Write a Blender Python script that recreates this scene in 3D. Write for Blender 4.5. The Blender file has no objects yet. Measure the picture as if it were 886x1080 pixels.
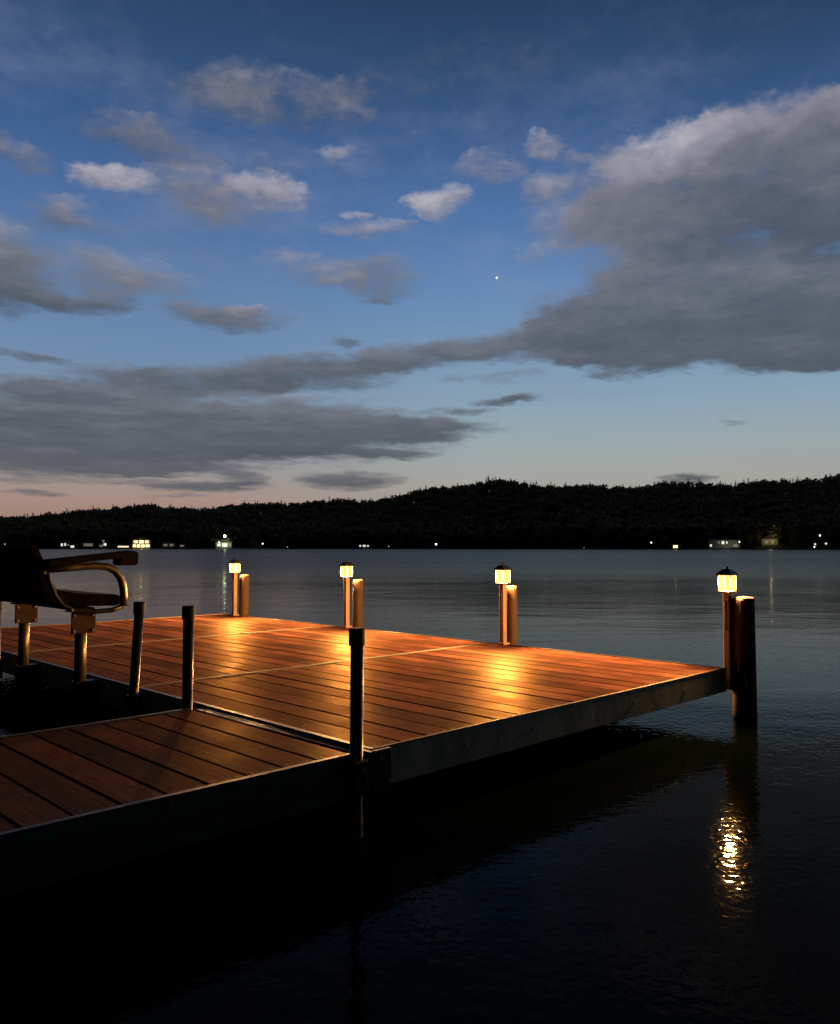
import bpy, bmesh, math, random
import numpy as np
from mathutils import Vector, Matrix

random.seed(7); rng = np.random.default_rng(11)
scene = bpy.context.scene
C = scene.collection
PI = math.pi
R = math.radians

# ------------------------------------------------------------------ camera
F_PX, W_PX, H_PX, PITCH = 861.8, 886.0, 1080.0, 0.0435160
CAM_Z = 1.085
DECK_Z = 0.305
cam_d = bpy.data.cameras.new('camera'); cam = bpy.data.objects.new('camera', cam_d); C.objects.link(cam)
cam.location = (0, 0, CAM_Z); cam.rotation_euler = (PI / 2 + PITCH, 0, 0)
cam_d.sensor_fit = 'HORIZONTAL'; cam_d.sensor_width = 36; cam_d.lens = 36 * F_PX / W_PX
cam_d.clip_start = 0.05; cam_d.clip_end = 9000
scene.camera = cam

def ray(px, py):
    d = Vector(((px - 443) / F_PX, 1.0, -(py - 540) / F_PX))
    c, s = math.cos(PITCH), math.sin(PITCH)
    return Vector((d.x, d.y * c - d.z * s, d.y * s + d.z * c))
def azel(px, py):
    d = ray(px, py).normalized()
    return math.atan2(d.x, d.y), math.asin(d.z)

# dock frame: local x runs along the short side (away, right), local y along the long side (away, left)
TH = 0.791485
PHI = PI / 2 - TH
DOCK = Vector((-0.18753, 3.18348, DECK_Z))
def dock_world(u, v, z=0.0):
    return Vector((DOCK.x + u * math.sin(TH) - v * math.cos(TH), DOCK.y + u * math.cos(TH) + v * math.sin(TH), DOCK.z + z))

# ------------------------------------------------------------------ helpers
def link(o):
    C.objects.link(o); return o
def tag(o, label=None, cat=None, group=None, kind=None):
    if label: o['label'] = label
    if cat: o['category'] = cat
    if group: o['group'] = group
    if kind: o['kind'] = kind
    return o
def thing(name, label, cat, loc, rz=0.0, group=None):
    o = link(bpy.data.objects.new(name, None)); o.location = loc; o.rotation_euler = (0, 0, rz)
    o.empty_display_size = 0.1
    return tag(o, label, cat, group)
def obj(name, bm, m, parent=None, smooth=False):
    me = bpy.data.meshes.new(name); bm.to_mesh(me); bm.free()
    me.materials.append(m)
    if smooth:
        for p in me.polygons: p.use_smooth = True
    o = link(bpy.data.objects.new(name, me))
    if parent: o.parent = parent
    return o
def copy_tree(o, parent=None):
    c = o.copy(); link(c)
    if parent: c.parent = parent
    for ch in list(o.children): copy_tree(ch, c)
    return c
def NB(): return bmesh.new()
def box(bm, x0, x1, y0, y1, z0, z1, bev=0.0, M=None, seg=1):
    vs = [bm.verts.new(p) for p in ((x0,y0,z0),(x1,y0,z0),(x1,y1,z0),(x0,y1,z0),(x0,y0,z1),(x1,y0,z1),(x1,y1,z1),(x0,y1,z1))]
    fs = [bm.faces.new([vs[i] for i in q]) for q in ((3,2,1,0),(4,5,6,7),(0,1,5,4),(1,2,6,5),(2,3,7,6),(3,0,4,7))]
    if bev > 0:
        es = list({e for f in fs for e in f.edges})
        r = bmesh.ops.bevel(bm, geom=es, offset=bev, segments=seg, affect='EDGES', profile=0.6)
        vs = list({v for f in r['faces'] for v in f.verts} | {v for v in vs if v.is_valid})
    if M is not None: bmesh.ops.transform(bm, matrix=M, verts=vs)
    return vs
def tube(bm, pts, r, n=14, caps=True, flat=None):
    """swept tube along pts; r a number or a list; flat=(ry) squashes it"""
    pts = [Vector(p) for p in pts]; rings = []
    rs = r if isinstance(r, (list, tuple)) else [r] * len(pts)
    prev = None
    for i, p in enumerate(pts):
        t = ((pts[min(i+1, len(pts)-1)] - p).normalized() + (p - pts[max(i-1, 0)]).normalized()).normalized()
        a = prev if prev is not None else (Vector((0, 1, 0)) if abs(t.y) < 0.9 else Vector((1, 0, 0)))
        x = (a - t * a.dot(t)).normalized(); y = t.cross(x); prev = x
        rings.append([bm.verts.new(p + (x * math.cos(2*PI*k/n) + y * math.sin(2*PI*k/n)) * rs[i]) for k in range(n)])
    for a, b in zip(rings, rings[1:]):
        for k in range(n):
            bm.faces.new((a[k], a[(k+1) % n], b[(k+1) % n], b[k]))
    if caps:
        bm.faces.new(rings[0][::-1]); bm.faces.new(rings[-1])
def lathe(bm, prof, n=16, c=(0, 0, 0), wob=0.0):
    rings = []
    ph = [random.uniform(0, 6.28) for _ in range(3)]
    for r, z in prof:
        rings.append([bm.verts.new((c[0] + r*(1+wob*math.sin(3*2*PI*k/n+ph[0]+z*4)+wob*.6*math.sin(5*2*PI*k/n+ph[1]))*math.cos(2*PI*k/n),
                                    c[1] + r*(1+wob*math.sin(3*2*PI*k/n+ph[0]+z*4)+wob*.6*math.sin(5*2*PI*k/n+ph[1]))*math.sin(2*PI*k/n), c[2] + z)) for k in range(n)])
    for a, b in zip(rings, rings[1:]):
        for k in range(n): bm.faces.new((a[k], a[(k+1) % n], b[(k+1) % n], b[k]))
    bm.faces.new(rings[0][::-1]); bm.faces.new(rings[-1])
def prism(bm, prof, y0, y1):
    """profile in x,z extruded along y"""
    a = [bm.verts.new((x, y0, z)) for x, z in prof]; b = [bm.verts.new((x, y1, z)) for x, z in prof]
    n = len(prof)
    for k in range(n): bm.faces.new((a[k], a[(k+1) % n], b[(k+1) % n], b[k]))
    bm.faces.new(a[::-1]); bm.faces.new(b)
    bmesh.ops.recalc_face_normals(bm, faces=bm.faces[:])

# ------------------------------------------------------------------ materials
def mat(name):
    m = bpy.data.materials.new(name); m.use_nodes = True
    nt = m.node_tree; b = nt.nodes['Principled BSDF']
    return m, nt, b
def N(nt, t, **kw):
    n = nt.nodes.new(t)
    for k, v in kw.items():
        if k.startswith('i_'):
            n.inputs[k[2:].replace('_', ' ')].default_value = v
        else: setattr(n, k, v)
    return n
def math_n(nt, op, a, b=None, c=None, clamp=False):
    n = nt.nodes.new('ShaderNodeMath'); n.operation = op; n.use_clamp = clamp
    for i, v in enumerate((a, b, c)):
        if v is None: continue
        if isinstance(v, (int, float)): n.inputs[i].default_value = v
        else: nt.links.new(v, n.inputs[i])
    return n.outputs[0]
def vmath(nt, op, a, b=None):
    n = nt.nodes.new('ShaderNodeVectorMath'); n.operation = op
    for i, v in enumerate((a, b)):
        if v is None: continue
        if isinstance(v, (tuple, list)): n.inputs[i].default_value = v
        else: nt.links.new(v, n.inputs[i])
    return n
def mixc(nt, fac, a, b, mode='MIX'):
    n = nt.nodes.new('ShaderNodeMix'); n.data_type = 'RGBA'; n.blend_type = mode
    for i, v in ((0, fac), (6, a), (7, b)):
        if isinstance(v, (int, float)): n.inputs[i].default_value = v
        elif isinstance(v, (tuple, list)): n.inputs[i].default_value = (*v[:3], 1)
        else: nt.links.new(v, n.inputs[i])
    return n.outputs[2]
def mrange(nt, v, a, b, c=0.0, d=1.0, smooth=True):
    n = nt.nodes.new('ShaderNodeMapRange'); n.interpolation_type = 'SMOOTHSTEP' if smooth else 'LINEAR'
    nt.links.new(v, n.inputs[0])
    for i, x in enumerate((a, b, c, d)): n.inputs[i+1].default_value = x
    return n.outputs[0]
def noise(nt, vec, scale, detail=3, rough=0.5, dim='3D'):
    n = nt.nodes.new('ShaderNodeTexNoise'); n.noise_dimensions = dim
    n.inputs['Scale'].default_value = scale; n.inputs['Detail'].default_value = detail; n.inputs['Roughness'].default_value = rough
    if vec is not None: nt.links.new(vec, n.inputs['Vector'])
    return n
def ramp(nt, fac, stops):
    n = nt.nodes.new('ShaderNodeValToRGB'); cr = n.color_ramp
    while len(cr.elements) < len(stops): cr.elements.new(0.5)
    for e, (p, c) in zip(cr.elements, stops): e.position = p; e.color = (*c, 1)
    nt.links.new(fac, n.inputs[0]); return n.outputs[0]
def srgb(r, g, b):
    f = lambda c: (c/12.92 if c <= 0.04045 else ((c+0.055)/1.055)**2.4)
    return tuple(f(x/255) for x in (r, g, b))

def plain(name, col, rough=0.6, metal=0.0, var=0.25, scale=12, bump=0.002, spec=0.5, stretch=None):
    m, nt, b = mat(name); b.inputs['Specular IOR Level'].default_value = spec
    tc = N(nt, 'ShaderNodeTexCoord'); n = noise(nt, vmath(nt, 'MULTIPLY', tc.outputs['Object'], stretch or (1, 1, 1)).outputs[0], scale, 5, 0.6)
    d = tuple(x*(1-var) for x in col); l = tuple(min(1, x*(1+var)) for x in col)
    nt.links.new(ramp(nt, n.outputs['Fac'], [(0.3, d), (0.7, l)]), b.inputs['Base Color'])
    nt.links.new(mrange(nt, n.outputs['Fac'], 0.3, 0.7, max(0.03, rough-0.1), min(1, rough+0.12), False), b.inputs['Roughness'])
    b.inputs['Metallic'].default_value = metal
    if bump:
        bp = N(nt, 'ShaderNodeBump'); bp.inputs['Strength'].default_value = 1; bp.inputs['Distance'].default_value = bump
        nt.links.new(n.outputs['Fac'], bp.inputs['Height']); nt.links.new(bp.outputs[0], b.inputs['Normal'])
    return m

def deck_material(name='stained_deck_boards', k=1.0, sheen=0.06):
    m, nt, b = mat(name)
    tc = N(nt, 'ShaderNodeTexCoord'); geo = N(nt, 'ShaderNodeNewGeometry')
    rnd = geo.outputs['Random Per Island']
    cx = N(nt, 'ShaderNodeCombineXYZ'); nt.links.new(math_n(nt, 'MULTIPLY', rnd, 37.0), cx.inputs[2])
    mp = vmath(nt, 'MULTIPLY', tc.outputs['Object'], (9.0, 0.7, 9.0))
    ad = vmath(nt, 'ADD', mp.outputs[0], cx.outputs[0])
    g1 = noise(nt, ad.outputs[0], 6.0, 6, 0.65)
    mp2 = vmath(nt, 'ADD', tc.outputs['Object'], cx.outputs[0])
    g2 = noise(nt, mp2.outputs[0], 2.2, 4, 0.6)
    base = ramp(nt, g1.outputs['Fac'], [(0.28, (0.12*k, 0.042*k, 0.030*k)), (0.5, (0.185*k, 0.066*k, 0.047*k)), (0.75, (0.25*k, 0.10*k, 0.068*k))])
    tint = mrange(nt, rnd, 0, 1, 0.6, 1.25, False)
    wear = mrange(nt, g2.outputs['Fac'], 0.33, 0.68, 0.58, 1.15)
    t = math_n(nt, 'MULTIPLY', tint, wear)
    c = N(nt, 'ShaderNodeCombineColor')
    for i in range(3): nt.links.new(t, c.inputs[i])
    col = mixc(nt, 1.0, base, c.outputs[0], 'MULTIPLY')
    h = math_n(nt, 'ADD', math_n(nt, 'MULTIPLY', g1.outputs['Fac'], 0.0016), math_n(nt, 'MULTIPLY', g2.outputs['Fac'], 0.003))
    bp = N(nt, 'ShaderNodeBump'); bp.inputs['Strength'].default_value = 1; bp.inputs['Distance'].default_value = 1
    nt.links.new(h, bp.inputs['Height'])
    df = N(nt, 'ShaderNodeBsdfDiffuse'); nt.links.new(col, df.inputs['Color']); nt.links.new(bp.outputs[0], df.inputs['Normal'])
    gl = N(nt, 'ShaderNodeBsdfGlossy'); gl.inputs['Color'].default_value = (1.0, 0.72, 0.42, 1); nt.links.new(bp.outputs[0], gl.inputs['Normal'])
    nt.links.new(mrange(nt, g2.outputs['Fac'], 0.3, 0.7, 0.37, 0.54), gl.inputs['Roughness'])
    mx = N(nt, 'ShaderNodeMixShader'); mx.inputs[0].default_value = sheen
    nt.links.new(df.outputs[0], mx.inputs[1]); nt.links.new(gl.outputs[0], mx.inputs[2])
    nt.links.new(mx.outputs[0], nt.nodes['Material Output'].inputs[0]); nt.nodes.remove(b)
    return m

def water_material():
    m, nt, b = mat('lake_water')
    b.inputs['Base Color'].default_value = (0.002, 0.004, 0.004, 1)
    b.inputs['IOR'].default_value = 1.062
    tc = N(nt, 'ShaderNodeTexCoord'); P = tc.outputs['Object']
    h = None
    for sc, amp, det, st in ((0.09, 0.07, 2, (1, 1, 1)), (0.7, 0.010, 2, (0.8, 1.3, 1)), (3.5, 0.0009, 2, (0.85, 1.2, 1)), (13.0, 0.0013, 1, (1, 1, 1)), (30.0, 0.0010, 1, (1, 1, 1))):
        v = vmath(nt, 'MULTIPLY', P, st)
        n = noise(nt, v.outputs[0], sc, det, 0.5)
        n.inputs['Distortion'].default_value = 0.4
        t = math_n(nt, 'MULTIPLY', n.outputs['Fac'], amp)
        h = t if h is None else math_n(nt, 'ADD', h, t)
    bp = N(nt, 'ShaderNodeBump'); bp.inputs['Strength'].default_value = 1.0; bp.inputs['Distance'].default_value = 1
    nt.links.new(h, bp.inputs['Height']); nt.links.new(bp.outputs[0], b.inputs['Normal'])
    w = noise(nt, vmath(nt, 'MULTIPLY', P, (0.35, 1.4, 1)).outputs[0], 0.03, 3, 0.6)
    # calm in the lee of the dock, ruffled by the breeze further out
    ln = vmath(nt, 'LENGTH', P).outputs['Value']
    open_w = mrange(nt, ln, 7, 60, 0.0, 0.22)
    nt.links.new(math_n(nt, 'ADD', open_w, mrange(nt, w.outputs['Fac'], 0.4, 0.62, 0.045, 0.075)), b.inputs['Roughness'])
    return m

def emit(name, col, s, sample=False):
    m, nt, b = mat(name)
    b.inputs['Base Color'].default_value = (*[min(0.8, c) for c in col], 1)
    b.inputs['Emission Color'].default_value = (*col, 1); b.inputs['Emission Strength'].default_value = s
    if not sample: m.cycles.emission_sampling = 'NONE'
    return m

def glass_material():
    m, nt, b = mat('amber_seeded_glass'); nt.nodes.remove(b)
    out = nt.nodes['Material Output']
    tc = N(nt, 'ShaderNodeTexCoord'); n = noise(nt, tc.outputs['Object'], 40, 3, 0.6)
    tr = N(nt, 'ShaderNodeBsdfTransparent'); tr.inputs[0].default_value = (0.95, 0.9, 0.8, 1)
    em = N(nt, 'ShaderNodeEmission')
    nt.links.new(ramp(nt, n.outputs['Fac'], [(0.3, (1.0, 0.42, 0.07)), (0.65, (1.0, 0.60, 0.19))]), em.inputs[0])
    em.inputs[1].default_value = GLASS_E
    ad = N(nt, 'ShaderNodeAddShader'); nt.links.new(tr.outputs[0], ad.inputs[0]); nt.links.new(em.outputs[0], ad.inputs[1])
    nt.links.new(ad.outputs[0], out.inputs[0])
    m.cycles.emission_sampling = 'NONE'
    return m

GLASS_E = 0.95
LAMP_W = 270.0
M_deck = deck_material()
M_gdeck = deck_material('darker_brown_gangway_boards', 0.62, 0.055)  # deck board colours scaled evenly darker for the gangway
M_water = water_material()
M_alu = plain('galvanised_frame_metal', (0.44, 0.42, 0.28), 0.65, 0.0, 0.45, 5, 0.002, 0.4, (1, 1, 0.4))
M_gframe = plain('dark_gangway_frame', (0.065, 0.068, 0.054), 0.75, 0, 0.45, 7, 0.003, 0.3, (0.25, 1, 2.0))  # darker than the platform frame, to hold the gangway sides near black
M_trim = plain('aluminium_trim', (0.19, 0.145, 0.105), 0.55, 0.0, 0.12, 20, 0.0005)
M_dark = plain('dark_bronze_tube', (0.055, 0.045, 0.036), 0.3, 0.7, 0.2, 18, 0.0005)
M_steel = plain('grey_steel_tube', (0.19, 0.16, 0.125), 0.36, 0.75, 0.15, 16, 0.0005)
M_rub = plain('black_rubber', (0.008, 0.008, 0.008), 0.6, 0, 0.2, 30, 0.0005, 0.15)
M_pile = plain('creosoted_piling_wood', (0.10, 0.058, 0.036), 0.65, 0, 0.55, 16, 0.012, 0.3, (1, 1, 0.10))
M_post = plain('tan_vinyl_lamp_post', (0.52, 0.34, 0.25), 0.36, 0, 0.1, 14, 0.0005)
M_cap = plain('black_lantern_metal', (0.03, 0.022, 0.018), 0.42, 0.3, 0.2, 40, 0.0005)
M_bench = plain('dark_brown_bench_boards', (0.010, 0.005, 0.004), 0.8, 0, 0.3, 10, 0.002, 0.08)
M_plate = plain('rusted_bracket_plate', (0.05, 0.022, 0.015), 0.6, 0, 0.4, 22, 0.001, 0.3)
M_bolt = plain('zinc_bolt', (0.7, 0.68, 0.62), 0.25, 0.95, 0.1, 50, 0)
M_hinge = plain('hinge_extrusion', (0.07, 0.066, 0.058), 0.45, 0.3, 0.2, 12, 0.0005)
M_screw = plain('screw_heads', (0.03, 0.02, 0.015), 0.5, 0.3, 0.2, 60, 0)
M_glass = glass_material()

# ------------------------------------------------------------------ the lake, hills and wood
def shore_r(az):
    return 640 - 150 * (1 / (1 + math.exp(-(az - 0.15) * 8)))
bm = NB()
r_in = 0.0
ringsz = [0, 4, 12, 40, 120, 350, 700, 1600]
prev = None
for r in ringsz:
    cur = [bm.verts.new((0, 0, 0))] if r == 0 else [bm.verts.new((r*math.sin(2*PI*k/64), r*math.cos(2*PI*k/64), 0)) for k in range(64)]
    if prev is not None:
        for k in range(64):
            if len(prev) == 1: bm.faces.new((prev[0], cur[(k+1) % 64], cur[k]))
            else: bm.faces.new((prev[k], prev[(k+1) % 64], cur[(k+1) % 64], cur[k]))
    prev = cur
bmesh.ops.recalc_face_normals(bm, faces=bm.faces[:])
lake = obj('lake_water', bm, M_water)
for p in lake.data.polygons:
    if p.normal.z < 0: lake.data.flip_normals(); break
tag(lake, kind='structure')

SKY_PX = [(-260, 552), (-120, 547), (0, 544), (50, 541), (100, 537), (150, 535), (200, 533), (250, 531), (300, 530), (330, 530), (360, 527), (400, 523),
          (450, 515), (480, 511), (520, 507), (560, 508), (600, 509), (650, 511), (700, 512), (750, 509), (800, 506), (850, 502), (886, 499), (1000, 490), (1200, 486)]
SKA = [(azel(x, y)) for x, y in SKY_PX]
def ridge_el(az):
    return float(np.interp(az, [a for a, e in SKA], [e for a, e in SKA]))
TREE_H = 15.0
RIDGE_BACK = 330.0
def terrain(az, r):
    s = shore_r(az); t = min(1.0, max(0.0, (r - s - 12) / RIDGE_BACK))
    top = ridge_el(az) * (s + RIDGE_BACK) - TREE_H * 0.93 + CAM_Z
    top = max(top, 1.0)
    t2 = t * t * (3 - 2 * t)
    t3 = 0.55 * t + 0.45 * t2
    und = 2.2 * math.sin(az * 31 + r * 0.013) * t + 1.6 * math.sin(az * 57 + 1.3 - r * 0.02) * t
    edge = min(1.0, max(0.0, (r - s) / 12))
    back = max(0.0, r - s - RIDGE_BACK)
    return 1.1 * edge - 0.5 * (1 - edge) + top * t3 + und - back * 0.10
bm = NB()
azs = np.linspace(R(-62), R(62), 160)
offs = [-6, 0, 4, 12, 40, 80, 130, 180, 230, 280, 330, 380, 480, 600]
grid = [[bm.verts.new(((shore_r(a)+o)*math.sin(a), (shore_r(a)+o)*math.cos(a), terrain(a, shore_r(a)+o))) for o in offs] for a in azs]
for i in range(len(azs)-1):
    for j in range(len(offs)-1):
        bm.faces.new((grid[i][j], grid[i+1][j], grid[i+1][j+1], grid[i][j+1]))
bmesh.ops.recalc_face_normals(bm, faces=bm.faces[:])
M_soil = plain('forest_floor', (0.035, 0.032, 0.02), 0.95, 0, 0.4, 0.05, 0)
tag(obj('hills', bm, M_soil, None, True), kind='structure')

# the wood on the far hills: thousands of crowns that read as one mass
def foliage_material():
    m, nt, b = mat('night_foliage')
    at = N(nt, 'ShaderNodeAttribute'); at.attribute_name = 'tone'
    c = ramp(nt, at.outputs['Fac'], [(0.0, (0.06, 0.06, 0.026)), (0.5, (0.11, 0.10, 0.045)), (1.0, (0.18, 0.145, 0.065))])
    nt.links.new(c, b.inputs['Base Color']); b.inputs['Roughness'].default_value = 0.9
    b.inputs['Specular IOR Level'].default_value = 0.1
    tl = N(nt, 'ShaderNodeBsdfTranslucent'); nt.links.new(mixc(nt, 0.55, mixc(nt, 1.0, c, (2.2, 2.2, 2.2), 'MULTIPLY'), (0.42, 0.33, 0.14)), tl.inputs[0])
    mx = N(nt, 'ShaderNodeMixShader'); mx.inputs[0].default_value = 0.6
    nt.links.new(b.outputs[0], mx.inputs[1]); nt.links.new(tl.outputs[0], mx.inputs[2]); nt.links.new(mx.outputs[0], nt.nodes['Material Output'].inputs[0])
    return m
M_leaf = foliage_material()
M_bark = plain('bark', (0.06, 0.045, 0.035), 0.9, 0, 0.3, 2, 0)

def crown_quads(kind, h, rad, n):
    """leaf-clump quads of one crown standing on z=0: (n,4,3)"""
    u = rng.random(n)
    if kind == 0:                                    # broadleaf: several uneven clumps
        k = 6
        cz = rng.uniform(0.45, 0.85, k) * h; ca = rng.uniform(0, 2*PI, k); cr = rng.uniform(0.1, 0.62, k) * rad
        cc = np.stack([np.cos(ca)*cr, np.sin(ca)*cr, cz], 1)
        w = rng.integers(0, k, n); d = rng.normal(size=(n, 3)); d /= np.linalg.norm(d, axis=1)[:, None]
        pos = cc[w] + d * (rad * 0.55 * rng.uniform(0.55, 1.05, n)[:, None]) * np.array([1, 1, 0.85])
        size = rng.uniform(0.7, 1.4, n)
    else:                                            # conifer: narrow layered spire
        z = h * (0.12 + 0.88 * u ** 0.8)
        rr = rad * (1 - z / h) * rng.uniform(0.55, 1.1, n) + 0.12
        a = rng.uniform(0, 2*PI, n)
        pos = np.stack([np.cos(a)*rr, np.sin(a)*rr, z], 1)
        size = rng.uniform(0.6, 1.1, n) * (0.6 + 0.4 * (1 - z / h))
    a1 = rng.normal(size=(n, 3)); a1 /= np.linalg.norm(a1, axis=1)[:, None]
    a2 = np.cross(a1, rng.normal(size=(n, 3))); a2 /= np.linalg.norm(a2, axis=1)[:, None]
    a1 = a1 * size[:, None]; a2 = a2 * size[:, None] * 0.75
    return np.stack([pos - a1, pos - a2, pos + a1 * 0.9, pos + a2], 1)
variants = [crown_quads(0, 15, 5.4, 120) for _ in range(6)] + [crown_quads(1, 16.5, 3.6, 95) for _ in range(4)]
quads, tones = [], []
def put_tree(az, r, v, s, base_tone):
    q = variants[v]; a = rng.uniform(0, 2*PI); c_, s_ = math.cos(a), math.sin(a)
    rot = np.array([[c_, -s_, 0], [s_, c_, 0], [0, 0, 1]])
    qq = (q.reshape(-1, 3) * (np.array([s * rng.uniform(0.85, 1.2), s * rng.uniform(0.85, 1.2), s]))) @ rot.T
    qq = qq + np.array([r*math.sin(az), r*math.cos(az), terrain(az, r) - 0.8])
    quads.append(qq.reshape(-1, 4, 3)); tones.append(np.clip(base_tone + rng.normal(0, 0.13, len(q)), 0, 1))
HOUSE_GAPS = []   # azimuth, half width: clearings at the shore
def add_gap(px, wpx, depth): HOUSE_GAPS.append((azel(px, 577)[0], wpx / F_PX / 2, depth))
for g in ((72, 22, 22), (92, 14, 16), (109, 14, 18), (130, 13, 14), (149, 24, 24), (180, 16, 14), (236, 16, 16), (713, 12, 10), (765, 30, 22), (811, 16, 26), (866, 12, 12), (384, 10, 8), (384, 8, 8)):
    add_gap(*g)
cnt = 0
for i in range(8200):
    az = rng.uniform(R(-37), R(37)); s0 = shore_r(az)
    o = 8 + rng.random() ** 0.85 * (RIDGE_BACK + 25)
    if any(abs(az - g[0]) < g[1] and o < g[2] + 10 for g in HOUSE_GAPS): continue
    con = rng.random() < 0.16
    v = int(rng.integers(6, 10)) if con else int(rng.integers(0, 6))
    s = rng.uniform(0.72, 1.12) if not con else rng.uniform(0.7, 1.1)
    if o < 22: s *= 0.75
    tone = 0.42 + 0.25 * math.sin(az * 23 + o * 0.03) + rng.normal(0, 0.16) - (0.2 if con else 0)
    put_tree(az, s0 + o, v, s, tone)
for px, sc in ((98, 1.1), (136, 1.0), (515, 1.15), (520, 1.0), (29, 1.0), (70, 1.05), (560, 1.0), (665, 0.95), (456, 0.9), (842, 1.0), (690, 1.0)):   # spires that break the skyline
    a = azel(px, 540)[0]; put_tree(a, shore_r(a) + RIDGE_BACK, 6 + px % 4, sc, 0.25)
Q = np.concatenate(quads); T = np.concatenate(tones)
nq = len(Q)
me = bpy.data.meshes.new('forest')
me.vertices.add(nq * 4); me.loops.add(nq * 4); me.polygons.add(nq)
me.vertices.foreach_set('co', Q.reshape(-1).astype(np.float32))
me.loops.foreach_set('vertex_index', np.arange(nq * 4, dtype=np.int32))
me.polygons.foreach_set('loop_start', np.arange(0, nq * 4, 4, dtype=np.int32))
at = me.attributes.new('tone', 'FLOAT', 'FACE'); at.data.foreach_set('value', T.astype(np.float32))
me.materials.append(M_leaf); me.update(calc_edges=True)
fo = link(bpy.data.objects.new('forest', me))
tag(fo, 'dark wooded hillside running along the far shore of the lake', 'forest', kind='stuff')

# ------------------------------------------------------------------ far shore houses and lamps
M_wallw = plain('pale_house_siding', (0.62, 0.6, 0.52), 0.8, 0, 0.12, 0.8, 0)
M_wallg = plain('grey_house_siding', (0.32, 0.33, 0.33), 0.8, 0, 0.15, 0.8, 0)
M_wallb = plain('brown_cabin_siding', (0.16, 0.10, 0.06), 0.8, 0, 0.2, 0.8, 0)
M_roof = plain('dark_shingles', (0.05, 0.045, 0.045), 0.9, 0, 0.3, 1.5, 0)
M_win_w = emit('warm_lit_window', (1.0, 0.72, 0.30), 2.6)
M_win_d = emit('dim_lit_window', (1.0, 0.85, 0.6), 0.12)
M_win_c = emit('cool_lit_window', (0.95, 1.0, 0.8), 0.9)
M_flood = emit('flood_light', (0.72, 1.0, 0.5), 16)
M_lampw = emit('white_lamp_globe', (1.0, 0.93, 0.8), 2.5)
M_lampg = emit('dim_lamp_globe', (1.0, 0.85, 0.62), .5)

def shore_point(px, back=6.0):
    az = azel(px, 577)[0]; r = shore_r(az) + back
    return az, r, Vector((r*math.sin(az), r*math.cos(az), terrain(az, r)))
def house(px, w, h, d, label, wall, windows, roof='gable', back=9, roof_h=2.4, zoff=0.0):
    """windows: (x0,x1,z0,z1,material) as fractions of the front wall"""
    az, r, p = shore_point(px, back)
    t = thing('lake_house', label, 'house', (p.x, p.y, p.z + zoff), -az, 'houses along the far shore')
    b = NB(); box(b, -w/2, w/2, 0, d, -1.5, h); obj('wall', b, wall, t)
    b = NB()
    ov = 0.5
    if roof == 'gable':        # ridge across the view
        prism(b, [(-ov, h), (d/2, h + roof_h), (d + ov, h), (d/2, h + roof_h*0.86)][:3], -w/2 - ov, w/2 + ov)
        bmesh.ops.transform(b, matrix=Matrix.Rotation(PI/2, 4, 'Z') @ Matrix.Identity(4), verts=b.verts)
        rf = obj('roof', b, M_roof, t)
    elif roof == 'front':      # gable end faces the lake
        prism(b, [(-w/2 - ov, h + 0.01), (w/2 + ov, h + 0.01), (0, h + roof_h)], -ov, d + ov); rf = obj('roof', b, M_roof, t)
    else:                      # A-frame
        prism(b, [(-w/2 - 0.8, 0), (w/2 + 0.8, 0), (0, h + roof_h)], 0.35, d); rf = obj('roof', b, M_roof, t)
    if roof in ('gable', 'front') and w > 8:
        b = NB(); box(b, w*0.22, w*0.22+0.8, d*0.45, d*0.45+0.8, h+0.4, h+roof_h+0.9); obj('chimney', b, M_wallb, rf)
    for (x0, x1, z0, z1, m_) in windows:
        X0, X1, Z0, Z1 = -w/2 + x0*w, -w/2 + x1*w, z0*h, z1*h
        b = NB(); 
        for a in ((X0-.12, X1+.12, Z0-.12, Z0), (X0-.12, X1+.12, Z1, Z1+.12), (X0-.12, X0, Z0, Z1), (X1, X1+.12, Z0, Z1)):
            box(b, a[0], a[1], -0.09, 0.03, a[2], a[3])
        wn = obj('window', b, M_wallw, t)
        b = NB(); box(b, X0, X1, -0.05, 0.02, Z0, Z1); obj('pane', b, m_, wn)
    return t
W, D, Cc = M_win_w, M_win_d, M_win_c
house(72, 13, 4.2, 8, 'low grey lakeside house with two small white lit windows, left end of the shore lights', M_wallg, [(.12,.22,.35,.8,Cc),(.3,.38,.4,.85,Cc),(.62,.8,.1,.45,Cc),(.45,.55,.4,.7,D)])
house(93, 9, 4.6, 7, 'dim grey house between the low grey house and the A-frame cabin', M_wallg, [(.15,.85,.3,.75,D)], roof='front')
def aframe():
    az, r, p = shore_point(109, 9)
    t = thing('lake_house', 'steep triangular A-frame cabin with a pale lit front', 'house', p, -az, 'houses along the far shore')
    b = NB(); prism(b, [(-4.2, 0), (4.2, 0), (0, 9.2)], 0, 9); obj('wall', b, M_wallw, t)
    b = NB(); prism(b, [(-5.0, -.2), (-4.3, -.2), (0, 9.25), (4.3, -.2), (5.0, -.2), (0, 10.2)], -0.6, 9.4); obj('roof', b, M_roof, t)
    for (x0, x1, z0, z1, m_) in ((-2.3, -0.3, 0.8, 2.6, D), (0.2, 2.0, 1.8, 3.6, Cc), (-0.9, 0.8, 4.3, 6.0, D), (-2.9, -2.4, 1, 2.2, D)):
        b = NB()
        for a in ((x0-.12, x1+.12, z0-.12, z0), (x0-.12, x1+.12, z1, z1+.12), (x0-.12, x0, z0, z1), (x1, x1+.12, z0, z1)):
            box(b, a[0], a[1], -0.09, 0.03, a[2], a[3])
        wn = obj('window', b, M_wallb, t); b = NB(); box(b, x0, x1, -0.05, 0.02, z0, z1); obj('pane', b, m_, wn)
aframe()
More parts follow.
